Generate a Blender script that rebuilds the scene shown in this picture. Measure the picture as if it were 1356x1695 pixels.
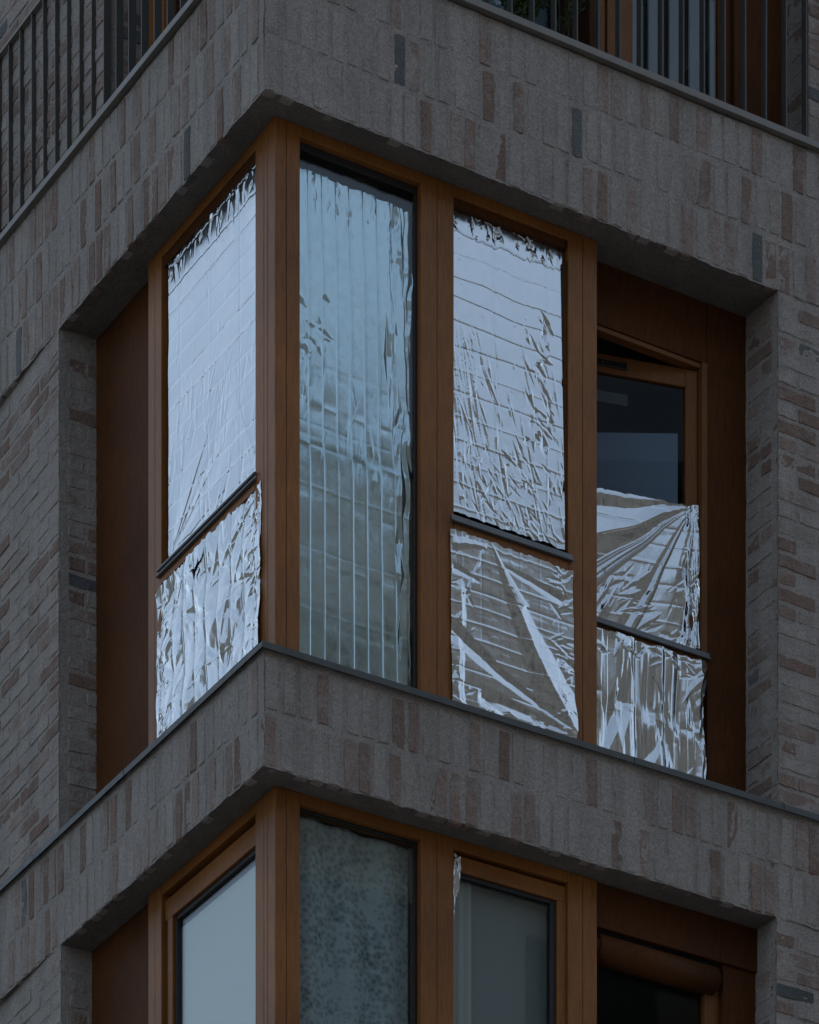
import bpy, bmesh, math, random
import numpy as np
from mathutils import Vector, Matrix
R_ = math.radians
scn = bpy.context.scene
for o in list(bpy.data.objects): bpy.data.objects.remove(o)
C = scn.collection

# ------------------------------------------------------------------ camera
cam_d = bpy.data.cameras.new('camera'); cam = bpy.data.objects.new('camera', cam_d); C.objects.link(cam)
cam.location = (-9.37805, -16.84005, 1.5744)
cam.rotation_euler = (R_(90), 0, -R_(90 - 58.9063))
cam_d.sensor_fit = 'HORIZONTAL'; cam_d.sensor_width = 36
cam_d.lens = 36 * 6954.2 / 1356
cam_d.shift_y = (4760 - 847.5) / 1356
cam_d.clip_start = .1; cam_d.clip_end = 2000
scn.camera = cam

# ------------------------------------------------------------------ light
SUN_EL, SUN_AZ = 56, 42          # az: degrees from +Y towards +X
world = bpy.data.worlds.new('World'); scn.world = world; world.use_nodes = True
wn = world.node_tree; wn.nodes.clear()
sky = wn.nodes.new('ShaderNodeTexSky'); sky.sky_type = 'NISHITA'; sky.sun_disc = False
sky.sun_elevation = R_(SUN_EL); sky.sun_rotation = R_(SUN_AZ)
sky.air_density = 1.0; sky.dust_density = 1.5; sky.ozone_density = 1.5
hs = wn.nodes.new('ShaderNodeHueSaturation'); hs.inputs['Saturation'].default_value = .66
bg = wn.nodes.new('ShaderNodeBackground'); bg.inputs['Strength'].default_value = .08
wo = wn.nodes.new('ShaderNodeOutputWorld')
wn.links.new(sky.outputs[0], hs.inputs['Color']); tn = wn.nodes.new('ShaderNodeMix'); tn.data_type = 'RGBA'; tn.blend_type = 'MULTIPLY'; tn.inputs[0].default_value = 1; tn.inputs[7].default_value = (.97, 1.0, .96, 1)
wn.links.new(hs.outputs[0], tn.inputs[6]); 
tc = wn.nodes.new('ShaderNodeTexCoord'); cm = wn.nodes.new('ShaderNodeMapping'); cm.inputs['Scale'].default_value = (1, 1, 2.2)
cn = wn.nodes.new('ShaderNodeTexNoise'); cn.inputs['Scale'].default_value = 3.2; cn.inputs['Detail'].default_value = 5; cn.inputs['Roughness'].default_value = .55
cr = wn.nodes.new('ShaderNodeValToRGB'); cr.color_ramp.elements[0].position = .32; cr.color_ramp.elements[0].color = (.74, .77, .81, 1)
cr.color_ramp.elements[1].position = .68; cr.color_ramp.elements[1].color = (1.16, 1.14, 1.12, 1)
cx = wn.nodes.new('ShaderNodeMix'); cx.data_type = 'RGBA'; cx.blend_type = 'MULTIPLY'; cx.inputs[0].default_value = 1
wn.links.new(tc.outputs['Generated'], cm.inputs[0]); wn.links.new(cm.outputs[0], cn.inputs['Vector']); wn.links.new(cn.outputs['Fac'], cr.inputs[0])
wn.links.new(tn.outputs[2], cx.inputs[6]); wn.links.new(cr.outputs[0], cx.inputs[7]); wn.links.new(cx.outputs[2], bg.inputs[0]); wn.links.new(bg.outputs[0], wo.inputs[0])
sl = bpy.data.lights.new('sun', 'SUN'); sun = bpy.data.objects.new('sun', sl); C.objects.link(sun)
sl.energy = .5; sl.angle = R_(40); sl.color = (1, .95, .88)
sd = Vector((math.sin(R_(SUN_AZ)) * math.cos(R_(SUN_EL)), math.cos(R_(SUN_AZ)) * math.cos(R_(SUN_EL)), math.sin(R_(SUN_EL))))
sun.rotation_euler = (-sd).to_track_quat('-Z', 'Y').to_euler()
scn.view_settings.view_transform = 'Standard'; scn.view_settings.look = 'None'
scn.view_settings.exposure = 1.55; scn.view_settings.gamma = 1
scn.view_settings.use_curve_mapping = False

# ------------------------------------------------------------------ materials
def mat(name, base=(.5, .5, .5), rough=.6, metal=0, spec=.5):
    m = bpy.data.materials.new(name); m.use_nodes = True
    b = m.node_tree.nodes['Principled BSDF']
    b.inputs['Base Color'].default_value = (*base, 1); b.inputs['Roughness'].default_value = rough
    b.inputs['Metallic'].default_value = metal; b.inputs['Specular IOR Level'].default_value = spec
    return m
class NT:
    def __init__(s, m): s.t = m.node_tree; s.b = s.t.nodes['Principled BSDF']
    def n(s, k, **kw):
        n = s.t.nodes.new(k)
        for a, v in kw.items(): setattr(n, a, v)
        return n
    def l(s, a, b): s.t.links.new(a, b)
    def pos(s, scale=(1, 1, 1)):
        g = s.n('ShaderNodeNewGeometry'); mp = s.n('ShaderNodeMapping'); mp.inputs['Scale'].default_value = scale
        s.l(g.outputs['Position'], mp.inputs['Vector']); return mp.outputs[0]
    def noise(s, vec, scale, detail=4, rough=.6):
        n = s.n('ShaderNodeTexNoise'); n.inputs['Scale'].default_value = scale
        n.inputs['Detail'].default_value = detail; n.inputs['Roughness'].default_value = rough
        s.l(vec, n.inputs['Vector']); return n.outputs['Fac']
    def ramp(s, fac, stops, interp='LINEAR'):
        r = s.n('ShaderNodeValToRGB'); r.color_ramp.interpolation = interp
        e = r.color_ramp.elements
        while len(e) < len(stops): e.new(.5)
        for k, (p, c) in enumerate(stops):
            e[k].position = p; e[k].color = (*c, 1) if not isinstance(c, (int, float)) else (c, c, c, 1)
        s.l(fac, r.inputs[0]); return r.outputs[0]
    def mix(s, fac, a, b, mode='MIX'):
        m = s.n('ShaderNodeMix', data_type='RGBA', blend_type=mode)
        if isinstance(fac, (int, float)): m.inputs[0].default_value = fac
        else: s.l(fac, m.inputs[0])
        for v, i in ((a, 6), (b, 7)):
            if isinstance(v, tuple): m.inputs[i].default_value = (*v, 1)
            else: s.l(v, m.inputs[i])
        return m.outputs[2]
    def math(s, op, a, b=None):
        m = s.n('ShaderNodeMath', operation=op)
        for v, i in ((a, 0), (b, 1)):
            if v is None: continue
            if isinstance(v, (int, float)): m.inputs[i].default_value = v
            else: s.l(v, m.inputs[i])
        return m.outputs[0]
    def bump(s, h, strength, dist, prev=None):
        b = s.n('ShaderNodeBump'); b.inputs['Strength'].default_value = strength; b.inputs['Distance'].default_value = dist
        s.l(h, b.inputs['Height'])
        if prev: s.l(prev, b.inputs['Normal'])
        return b.outputs[0]

MORTAR = (.38, .35, .325)
def brick_mat(name, c0, c1, cover):
    m = mat(name, rough=.92, spec=.2); t = NT(m); p = t.pos()
    oi = t.n('ShaderNodeObjectInfo'); gi = t.n('ShaderNodeNewGeometry')
    rnd = t.math('FRACT', t.math('ADD', oi.outputs['Random'], gi.outputs['Random Per Island']))
    col = t.ramp(rnd, [(0, c0), (1, c1)])
    fine = t.noise(p, 105, 4, .75); med = t.noise(p, 22, 5, .65); big = t.noise(p, 4.5, 4, .6)
    col = t.mix(.8, col, t.ramp(fine, [(.3, .45), (.7, 1.35)]), 'MULTIPLY')
    slur = t.math('ADD', t.math('MULTIPLY', big, .75), t.math('ADD', t.math('MULTIPLY', med, .5), t.math('MULTIPLY', rnd, .12)))
    cov = t.ramp(slur, [(cover - .12, 0.0), (cover + .14, .85)])
    mc = t.mix(.8, MORTAR, t.ramp(fine, [(.3, .5), (.7, 1.35)]), 'MULTIPLY')
    out = t.mix(cov, col, mc)
    st = t.noise(t.pos((5, 5, .5)), 1.6, 4, .6)
    out = t.mix(.45, out, t.ramp(st, [(.35, .68), (.6, 1.06)]), 'MULTIPLY')
    t.l(out, t.b.inputs['Base Color'])
    bn = t.bump(med, .9, .010); bn = t.bump(fine, 1.0, .0045, bn)
    t.l(bn, t.b.inputs['Normal']); return m
M = {}
M['brick_pale'] = brick_mat('pale_grey_brick', (.30, .265, .235), (.39, .36, .33), .58)
M['brick_brown'] = brick_mat('brown_pink_brick', (.235, .165, .135), (.32, .245, .21), .76)
M['brick_dark'] = brick_mat('charcoal_brick', (.11, .12, .125), (.19, .195, .195), .90)
def mortar_mat():
    m = mat('mortar', rough=.95, spec=.15); t = NT(m); p = t.pos()
    fine = t.noise(p, 105, 4, .75); med = t.noise(p, 20, 5, .65); big = t.noise(p, 2.2, 4, .6)
    c = t.mix(.8, MORTAR, t.ramp(fine, [(.3, .5), (.7, 1.35)]), 'MULTIPLY')
    c = t.mix(.5, c, t.ramp(big, [(.3, .8), (.7, 1.1)]), 'MULTIPLY')
    st = t.noise(t.pos((5, 5, .5)), 1.6, 4, .6)
    c = t.mix(.45, c, t.ramp(st, [(.35, .68), (.6, 1.06)]), 'MULTIPLY')
    t.l(c, t.b.inputs['Base Color'])
    bn = t.bump(med, 1.0, .013); bn = t.bump(fine, 1.0, .005, bn); t.l(bn, t.b.inputs['Normal']); return m
M['mortar'] = mortar_mat()
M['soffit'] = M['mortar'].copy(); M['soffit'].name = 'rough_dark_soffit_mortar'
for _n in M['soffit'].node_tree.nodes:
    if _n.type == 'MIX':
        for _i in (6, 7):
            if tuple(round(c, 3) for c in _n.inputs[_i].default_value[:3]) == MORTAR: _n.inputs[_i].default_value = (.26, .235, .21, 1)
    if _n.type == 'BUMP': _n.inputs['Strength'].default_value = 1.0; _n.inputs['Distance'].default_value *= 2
def wood_mat(name, c0, c1, rough=.42, spec=.3):
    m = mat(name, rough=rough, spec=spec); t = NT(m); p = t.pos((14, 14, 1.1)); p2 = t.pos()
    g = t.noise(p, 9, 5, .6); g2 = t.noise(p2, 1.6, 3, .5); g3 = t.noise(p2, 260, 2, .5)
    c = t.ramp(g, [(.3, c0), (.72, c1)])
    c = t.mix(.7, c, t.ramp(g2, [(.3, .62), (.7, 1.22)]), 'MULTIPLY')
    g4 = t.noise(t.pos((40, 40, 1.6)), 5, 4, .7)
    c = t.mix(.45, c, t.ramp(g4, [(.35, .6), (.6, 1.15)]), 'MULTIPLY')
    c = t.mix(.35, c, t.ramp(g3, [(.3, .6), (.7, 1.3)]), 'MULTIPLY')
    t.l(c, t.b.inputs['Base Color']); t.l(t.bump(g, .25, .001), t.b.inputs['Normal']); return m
M['wood'] = wood_mat('varnished_orange_brown_wood', (.225, .085, .019), (.335, .135, .034))
M['wood_dark'] = wood_mat('dark_stained_wood_panel', (.070, .025, .008), (.115, .043, .013), .6, .12)  # dark wood, with the shade beside the post put into its colour
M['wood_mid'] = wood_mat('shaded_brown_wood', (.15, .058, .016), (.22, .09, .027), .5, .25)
M['seam'] = mat('shadow_seam', (.012, .009, .008), .8)
def flash_mat(name, c, rough, metal):
    m = mat(name, c, rough, metal); t = NT(m); p = t.pos((1, 1, 1)); n = t.noise(p, 12, 5, .6)
    t.l(t.mix(.6, c, t.ramp(n, [(.3, .7), (.7, 1.2)]), 'MULTIPLY'), t.b.inputs['Base Color'])
    t.l(t.ramp(n, [(.3, max(rough - .1, .05)), (.7, rough + .1)]), t.b.inputs['Roughness']); return m
M['flashing'] = flash_mat('dark_zinc_flashing', (.085, .095, .095), .5, .3)
M['alu'] = flash_mat('grey_aluminium_drip_rail', (.17, .185, .195), .45, .5)
M['bar'] = flash_mat('grey_brown_painted_steel', (.075, .072, .065), .5, .2)
M['rail'] = flash_mat('pale_grey_brown_steel', (.20, .19, .17), .5, .2)
M['rubber'] = mat('black_rubber_gasket', (.015, .015, .017), .6)
M['plaster'] = mat('interior_plaster', (.28, .27, .26), .9)
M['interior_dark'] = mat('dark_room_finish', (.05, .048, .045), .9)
def glass_mat(name, tint, ior=1.62):
    m = bpy.data.materials.new(name); m.use_nodes = True; t = m.node_tree; t.nodes.clear()
    tr = t.nodes.new('ShaderNodeBsdfTransparent'); tr.inputs[0].default_value = (*tint, 1)
    gl = t.nodes.new('ShaderNodeBsdfGlossy'); gl.inputs['Roughness'].default_value = .01; gl.inputs['Color'].default_value = (.95, .98, 1, 1)
    g0 = t.nodes.new('ShaderNodeNewGeometry'); dt = t.nodes.new('ShaderNodeVectorMath'); dt.operation = 'DOT_PRODUCT'
    t.links.new(g0.outputs['Normal'], dt.inputs[0]); t.links.new(g0.outputs['Incoming'], dt.inputs[1])
    def mm(op, a, b=None):
        n = t.nodes.new('ShaderNodeMath'); n.operation = op
        for v, i in ((a, 0), (b, 1)):
            if v is None: continue
            if isinstance(v, (int, float)): n.inputs[i].default_value = v
            else: t.links.new(v, n.inputs[i])
        return n.outputs[0]
    r0 = ((ior - 1) / (ior + 1)) ** 2
    fres = mm('ADD', r0, mm('MULTIPLY', 1 - r0, mm('POWER', mm('SUBTRACT', 1, mm('ABSOLUTE', dt.outputs['Value'])), 5)))
    nt = t.nodes.new('ShaderNodeTexNoise'); nt.inputs['Scale'].default_value = 1.3
    ge = t.nodes.new('ShaderNodeNewGeometry'); bp = t.nodes.new('ShaderNodeBump'); bp.inputs['Strength'].default_value = .1; bp.inputs['Distance'].default_value = .002
    mx = t.nodes.new('ShaderNodeMixShader'); out = t.nodes.new('ShaderNodeOutputMaterial')
    L = t.links.new
    L(ge.outputs['Position'], nt.inputs['Vector']); L(nt.outputs['Fac'], bp.inputs['Height']); L(bp.outputs[0], gl.inputs['Normal'])
    L(fres, mx.inputs[0]); L(tr.outputs[0], mx.inputs[1]); L(gl.outputs[0], mx.inputs[2]); L(mx.outputs[0], out.inputs[0])
    return m
M['glass'] = glass_mat('window_glass', (.80, .86, .85))
M['glass_dark'] = glass_mat('dark_low_reflection_glass', (.75, .78, .8), 1.2)
M['glass_teal'] = glass_mat('teal_tinted_glass', (.905, .955, .962), 1.45)
def foil_mat(name, col, rough, crinkle=.25):
    m = mat(name, col, rough, 1.0); t = NT(m); p = t.pos()
    a = t.noise(p, 24, 4, .6); b = t.noise(p, 110, 3, .6)
    bn = t.bump(a, crinkle, .0012); bn = t.bump(b, crinkle, .0003, bn); t.l(bn, t.b.inputs['Normal'])
    t.l(t.ramp(a, [(.3, rough * .7), (.7, rough * 1.5)]), t.b.inputs['Roughness'])
    return m
M['foil'] = foil_mat('silver_rescue_foil', (.60, .645, .665), .115)
M['foil_soft'] = foil_mat('soft_silver_rescue_foil', (.60, .645, .665), .14, .12)

# ------------------------------------------------------------------ helpers
def kids(parent, o):
    if parent is not None: o.parent = parent
def link(name, me, m, parent=None, kind=None):
    o = bpy.data.objects.new(name, me); C.objects.link(o)
    if m is not None and not me.materials: me.materials.append(m)
    kids(parent, o)
    if kind: o['kind'] = kind
    return o
def box(bm, x0, x1, y0, y1, z0, z1, bev=0):
    vs = [bm.verts.new((x, y, z)) for x in (x0, x1) for y in (y0, y1) for z in (z0, z1)]
    fs = [(0, 1, 3, 2), (4, 6, 7, 5), (0, 4, 5, 1), (2, 3, 7, 6), (0, 2, 6, 4), (1, 5, 7, 3)]
    faces = [bm.faces.new([vs[i] for i in f]) for f in fs]
    if bev:
        ed = list({e for f in faces for e in f.edges})
        bmesh.ops.bevel(bm, geom=ed, offset=bev, segments=1, affect='EDGES', profile=.5)
def boxes(name, lst, m, parent=None, bev=0, kind=None):
    bm = bmesh.new()
    for b in lst: box(bm, *b, bev=bev)
    bmesh.ops.recalc_face_normals(bm, faces=bm.faces)
    me = bpy.data.meshes.new(name); bm.to_mesh(me); bm.free()
    return link(name, me, m, parent, kind)
def empty(name, loc, label, cat, group=None):
    o = bpy.data.objects.new(name, None); o.empty_display_size = .2; C.objects.link(o); o.location = loc
    return tag(o, label, cat, group)
def tag(o, label, cat, group=None):
    o['label'] = label; o['category'] = cat
    if group: o['group'] = group
    return o
def mirror_boxes(lst):   # swap x and y: right facade layout to left facade layout
    return [(b[2], b[3], b[0], b[1], b[4], b[5]) for b in lst]

# ------------------------------------------------------------------ ground and street
boxes('ground', [(-400, 400, -400, 400, -.2, 0)], mat('ground_asphalt', (.05, .05, .05), .9), kind='structure')
boxes('road', [(-400, 400, -19.5, -5, 0, .004)], mat('road_asphalt', (.045, .045, .047), .85), kind='structure')
boxes('pavement', [(-400, 400, -4.8, -.3, 0, .13), (-400, 400, -24, -19.6, 0, .13)], mat('pavement_concrete', (.3, .29, .28), .9), kind='structure')

# ------------------------------------------------------------------ the apartment building
B = empty('apartment_building', (0, 0, 0), 'grey brick apartment building with a corner window bay between soldier course bands', 'building')
T = .34
BEAMS = [(8.15, 8.70), (11.25, 11.795), (14.35, 15.105), (17.45, 18.2)]
wall_parts = []
def beam_shell(z0, z1):
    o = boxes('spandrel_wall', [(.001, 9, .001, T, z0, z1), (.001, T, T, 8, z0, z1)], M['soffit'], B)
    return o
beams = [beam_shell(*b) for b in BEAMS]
boxes('floor_slab', [(T, 9, T, 8, z0 + .05, z0 + .40) for z0, z1 in BEAMS], M['plaster'], B)
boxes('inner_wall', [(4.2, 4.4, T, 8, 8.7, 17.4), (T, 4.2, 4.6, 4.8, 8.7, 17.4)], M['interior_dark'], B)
boxes('roof', [(T, 9, T, 8, 18.0, 18.15)], M['flashing'], B)
boxes('lower_wall', [(.006, 9, .006, T, 0, 8.15), (.006, T, T, 8, 0, 8.15)], M['mortar'], B)
PIER = {}  # storey -> (z0, z1, x_right, y_left)
PIERS = [(8.70, 11.25, 2.895, 2.09), (11.82, 14.35, 2.905, 2.11), (15.105, 17.45, 3.09, 1.58)]
piers = []
for z0, z1, xr, yl in PIERS:
    a = boxes('pier_wall', [(xr + .001, 9, .001, T, z0, z1)], M['mortar'], B)
    b = boxes('pier_wall', [(.001, T, yl + .001, 8, z0, z1)], M['mortar'], B)
    piers.append((a, b))

def mortar_bed(parent, axis, a, b, z0, z1, stretch, seed):
    r = .011; nu, nv = int((b - a) / r), int((z1 - z0) / r)
    u, v = np.meshgrid(np.linspace(a, b, nu), np.linspace(z0, z1, nv), indexing='ij')
    su, sv = (1, .45) if stretch == 'v' else (.45, 1)
    h = .0038 * (vnoise(u / .035 * su, v / .035 * sv, seed) - .5) + .0036 * (vnoise(u / .11 * su, v / .11 * sv, seed + 1) - .5) + .0028 * (vnoise(u / .014, v / .014, seed + 2) - .5)
    vv = v + np.where(v <= z0 + 1e-6, .012 * (vnoise(u / .06, v, seed + 4) - .6) + .006 * (vnoise(u / .02, v, seed + 5) - .5), 0)
    P = np.stack([u, -h - .0022, vv], -1) if axis == 'x' else np.stack([-h - .0022, u, vv], -1)
    I = np.arange(nu * nv).reshape(nu, nv); q = np.stack([I[:-1, :-1], I[1:, :-1], I[1:, 1:], I[:-1, 1:]], -1)
    if axis == 'y': q = q[..., ::-1]
    q = q.reshape(-1, 4)
    me = bpy.data.meshes.new('mortar_bed'); me.from_pydata(P.reshape(-1, 3).tolist(), [], q.tolist())
    for p in me.polygons: p.use_smooth = True
    return link('mortar_bed', me, M['mortar'], parent)
def vnoise(x, y, seed):
    r = np.random.RandomState(seed); G = r.rand(64, 64)
    xi = np.floor(x).astype(int); yi = np.floor(y).astype(int); fx = x - xi; fy = y - yi
    fx = fx * fx * (3 - 2 * fx); fy = fy * fy * (3 - 2 * fy)
    g = lambda a, b: G[a % 64, b % 64]
    return (g(xi, yi) * (1 - fx) + g(xi + 1, yi) * fx) * (1 - fy) + (g(xi, yi + 1) * (1 - fx) + g(xi + 1, yi + 1) * fx) * fy
for bi, (z0, z1) in enumerate(BEAMS):
    if bi in (1, 2):
        mortar_bed(beams[bi], 'x', .0, 4.2, z0, z1, 'v', 300 + bi * 10); mortar_bed(beams[bi], 'y', .0, 3.8, z0, z1, 'v', 350 + bi * 10)
for pi, (z0, z1, xr, yl) in enumerate(PIERS):
    zb = max(z0, 10.2); zt = min(z1, 16.5)
    pr_, pl_ = piers[pi]
    mortar_bed(pr_, 'x', xr, xr + .9, zb, zt, 'h', 400 + pi * 10); mortar_bed(pl_, 'y', yl, yl + 1.3, zb, zt, 'h', 450 + pi * 10)
    for (axis, par, a) in (('y', pr_, xr), ('x', pl_, yl)):       # reveals
        o = mortar_bed(par, axis, 0, .26, zb, zt, 'h', 480 + pi * 10)
        o.location = (xr, 0, 0) if axis == 'y' else (0, yl, 0)

# ---- bricks, each a mesh of its own
rng = random.Random(7)
def brick_data(L, H, D, seed):
    r = random.Random(seed); nx, nz = (4, 2) if L > H else (2, 4)
    V = []; Fc = []
    def j(a): return r.uniform(-a, a)
    ins = .0055; ej = .0030
    for iz in range(nz + 1):
        for ix in range(nx + 1):
            x = -L / 2 + ins + (L - 2 * ins) * ix / nx; z = -H / 2 + ins + (H - 2 * ins) * iz / nz
            V.append((x + j(ej), -.0048 + j(.0016), z + j(ej)))
    idx = lambda ix, iz: iz * (nx + 1) + ix
    for iz in range(nz):
        for ix in range(nx): Fc.append((idx(ix, iz), idx(ix + 1, iz), idx(ix + 1, iz + 1), idx(ix, iz + 1)))
    ring = [(ix, 0) for ix in range(nx)] + [(nx, iz) for iz in range(nz)] + [(ix, nz) for ix in range(nx, 0, -1)] + [(0, iz) for iz in range(nz, 0, -1)]
    o0 = len(V)
    for ix, iz in ring:
        x = -L / 2 + L * ix / nx; z = -H / 2 + H * iz / nz
        V.append((x + j(.0035), .0035, z + j(.0035)))
    n = len(ring)
    for k in range(n):
        a, b = ring[k], ring[(k + 1) % n]
        Fc.append((o0 + k, o0 + (k + 1) % n, idx(*b), idx(*a)))
    c = [k for k, (ix, iz) in enumerate(ring) if (ix in (0, nx)) and (iz in (0, nz))]
    c0 = len(V)
    for k in c: V.append((V[o0 + k][0], D, V[o0 + k][2]))
    for q in range(4):
        k0, k1 = c[q], c[(q + 1) % 4]
        chain = [o0 + (k0 + s) % n for s in range(((k1 - k0) % n) + 1)]
        Fc.append(tuple(chain[::-1] + [c0 + q, c0 + (q + 1) % 4]))
    return V, Fc
MATS = ['brick_pale', 'brick_brown', 'brick_dark']
CACHE = {}
def brick_mesh(L, H, mk, var):
    key = (round(L, 3), round(H, 3), mk, var)
    if key not in CACHE:
        V, Fc = brick_data(L, H, .04, hash((round(L * 1000), round(H * 1000), var)) & 0xffff)
        me = bpy.data.meshes.new('brick'); me.from_pydata(V, [], Fc); me.materials.append(M[mk]); CACHE[key] = me
    return CACHE[key]
camF = Vector((math.cos(R_(58.9063)), math.sin(R_(58.9063)), 0)); camR = Vector((camF.y, -camF.x, 0))
def project(p):
    d = Vector(p) - cam.location; dep = d.dot(camF)
    return 678 + 6954.2 * d.dot(camR) / dep, 4760 - 6954.2 * d.z / dep
SPECS = {}   # kind name -> list of specs
def want(kind, parent, p, facing, L, H, mk=None):
    if mk is None:
        q = rng.random(); mk = MATS[0] if q < .60 else (MATS[1] if q < .985 else MATS[2])
    px, py = project(p)
    vis = -25 < px < 1381 and -45 < py < 1740
    SPECS.setdefault(kind, []).append((vis, parent, p, facing, L, H, mk, rng.randrange(6), rng.uniform(-.0025, .002), rng.uniform(-.35, .35)))
def emit():
    for kind, lst in SPECS.items():
        lst.sort(key=lambda s: (not s[0], (Vector(s[2]) - cam.location).length))
        rest = {}
        for k, s in enumerate(lst):
            vis, parent, p, facing, L, H, mk, var, off, tilt = s
            rz = 0 if facing == 'y' else -math.pi / 2
            loc = Vector(p) + (Vector((0, off, 0)) if facing == 'y' else Vector((off, 0, 0)))
            if vis and k < 300:
                o = bpy.data.objects.new(kind, brick_mesh(L, H, mk, var)); C.objects.link(o)
                o.location = loc; o.rotation_euler = (0, R_(tilt), rz) if facing == 'y' else (R_(tilt), 0, rz); o.parent = parent
            else: rest.setdefault(parent.name, []).append((parent, loc, rz, L, H, mk, var))
        for pn, ls in rest.items():
            V = []; Fc = []; mi = []
            for parent, loc, rz, L, H, mk, var in ls:
                v, f = brick_data(L, H, .04, var * 77 + 5); b0 = len(V); c, s_ = math.cos(rz), math.sin(rz)
                V += [(loc.x + a * c - b * s_, loc.y + a * s_ + b * c, loc.z + z) for a, b, z in v]
                Fc += [tuple(i + b0 for i in q) for q in f]; mi += [MATS.index(mk)] * len(f)
            me = bpy.data.meshes.new(kind); me.from_pydata(V, [], Fc)
            for mk in MATS: me.materials.append(M[mk])
            me.polygons.foreach_set('material_index', mi)
            o = link('far_' + kind, me, None, ls[0][0]); o['kind'] = 'stuff'
P_, BL, BH, JT = .083, .236, .067, .26
DARK = {(2, 0, 8, 1): 1, (2, 0, 20, 1): 1}
def soldier_band(bi, ncourse, x_to, y_to):
    z0 = BEAMS[bi][0]
    for c in range(ncourse):
        zc = z0 + .122 + c * JT
        top = BEAMS[bi][1]
        H = BL
        if zc + BL / 2 > top: H = top - (zc - BL / 2) - .004; zc = zc - BL / 2 + H / 2
        if H < .05: continue
        for side in (0, 1):
            n = int((x_to if side == 0 else y_to) / P_)
            ph = (c % 2) * .02
            for k in range(n):
                t = (.036 if side == 0 else .082) + k * P_ + (ph if k else 0) + rng.uniform(-.004, .004)
                mk = None
                if (bi, side, k, c) in DARK: mk = 'brick_dark'
                zz = zc + (rng.uniform(-.004, .004) if c else rng.uniform(-.008, .004))
                p = (t, 0, zz) if side == 0 else (0, t, zz)
                want('soldier_brick', beams[bi], p, 'y' if side == 0 else 'x', BH + rng.choice((-.003, 0, .003)), H, mk)
soldier_band(2, 3, 4.2, 3.8); soldier_band(1, 2, 4.2, 3.8); soldier_band(0, 2, 2, 2)
def pier_bricks(pi, zlo, zhi, xe, ye):
    z0, z1, xr, yl = PIERS[pi]; pr, pl = piers[pi]
    n0 = max(0, int((zlo - z0) / P_)); n1 = int((min(zhi, z1) - z0 - .01) / P_)
    for c in range(n0, n1 + 1):
        z = z0 + .040 + c * P_
        if z + BH / 2 > z1 - .012: continue
        for side, start, endv, par in ((0, xr, xe, pr), (1, yl, ye, pl)):
            t = start
            first = .112 if c % 2 else BL
            while t < endv:
                L = first; first = BL
                q = t + L / 2
                p = (q, 0, z) if side == 0 else (0, q, z)
                want('brick', par, p, 'y' if side == 0 else 'x', L, BH)
                t += L + .014
        # reveal bricks inside the opening
        ds = [(.045, .245)] if c % 2 else [(.045, .135), (.149, .245)]
        for a, b in ds:
            want('reveal_brick', pr, (xr, (a + b) / 2, z), 'x', b - a, BH)
            want('reveal_brick', pl, ((a + b) / 2, yl, z), 'y', b - a, BH)
pier_bricks(1, 11.8, 14.35, 3.7, 3.3)
pier_bricks(0, 10.2, 11.25, 3.7, 3.3)
pier_bricks(2, 15.1, 16.4, 3.7, 3.3)
emit()

for pi, (z0, z1, xr, yl) in enumerate(PIERS):
    for o, pv, ang in ((piers[pi][0], Vector((xr, 0, 0)), R_(1.3)), (piers[pi][1], Vector((0, yl, 0)), R_(-2.6))):
        if pi == 2: continue
        rot = Matrix.Rotation(ang, 4, 'Z'); o.matrix_basis = Matrix.Translation(pv) @ rot @ Matrix.Translation(-pv)

# ---- zinc flashing on the lower band, in separate lengths
def flashing(axis, a, b, jog=0):
    d0 = -.027; d1 = .30
    lst = [(a, b, d0 - jog, d0 + .004 - jog, 11.776, 11.806), (a, b, d0 + .004 - jog, d1, 11.802, 11.806)]
    if axis == 'y': lst = mirror_boxes(lst)
    return boxes('sill_flashing', lst, M['flashing'], B)
flashing('x', -.027, 2.03); flashing('x', 2.033, 2.92, .001); flashing('x', 2.923, 6, .003)
flashing('y', -.0225, 1.352); flashing('y', 1.356, 2.35, .001); flashing('y', 2.353, 6, .002)

# ------------------------------------------------------------------ windows
W = .13
def post(parent, axis, cuts, z0, z1, depth=.10, name='post', m=None, extra=0):
    """vertical boards side by side with an open seam between them"""
    for a, b in zip(cuts[:-1], cuts[1:]):
        l = [(a + .0012, b - .0012, W + extra, W + depth, z0, z1)]
        if axis == 'y': l = mirror_boxes(l)
        boxes(name, l, m or M['wood'], parent, bev=.0025)
    l = [(cuts[0] + .01, cuts[-1] - .01, W + .012 + extra, W + depth + .02, z0, z1)]
    if axis == 'y': l = mirror_boxes(l)
    boxes('post_core', l, M['seam'], parent)
def rb(name, axis, b, m, parent, bev=.002):
    l = [b] if not isinstance(b, list) else b
    if axis == 'y': l = mirror_boxes(l)
    return boxes(name, l, m, parent, bev=bev)

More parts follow.
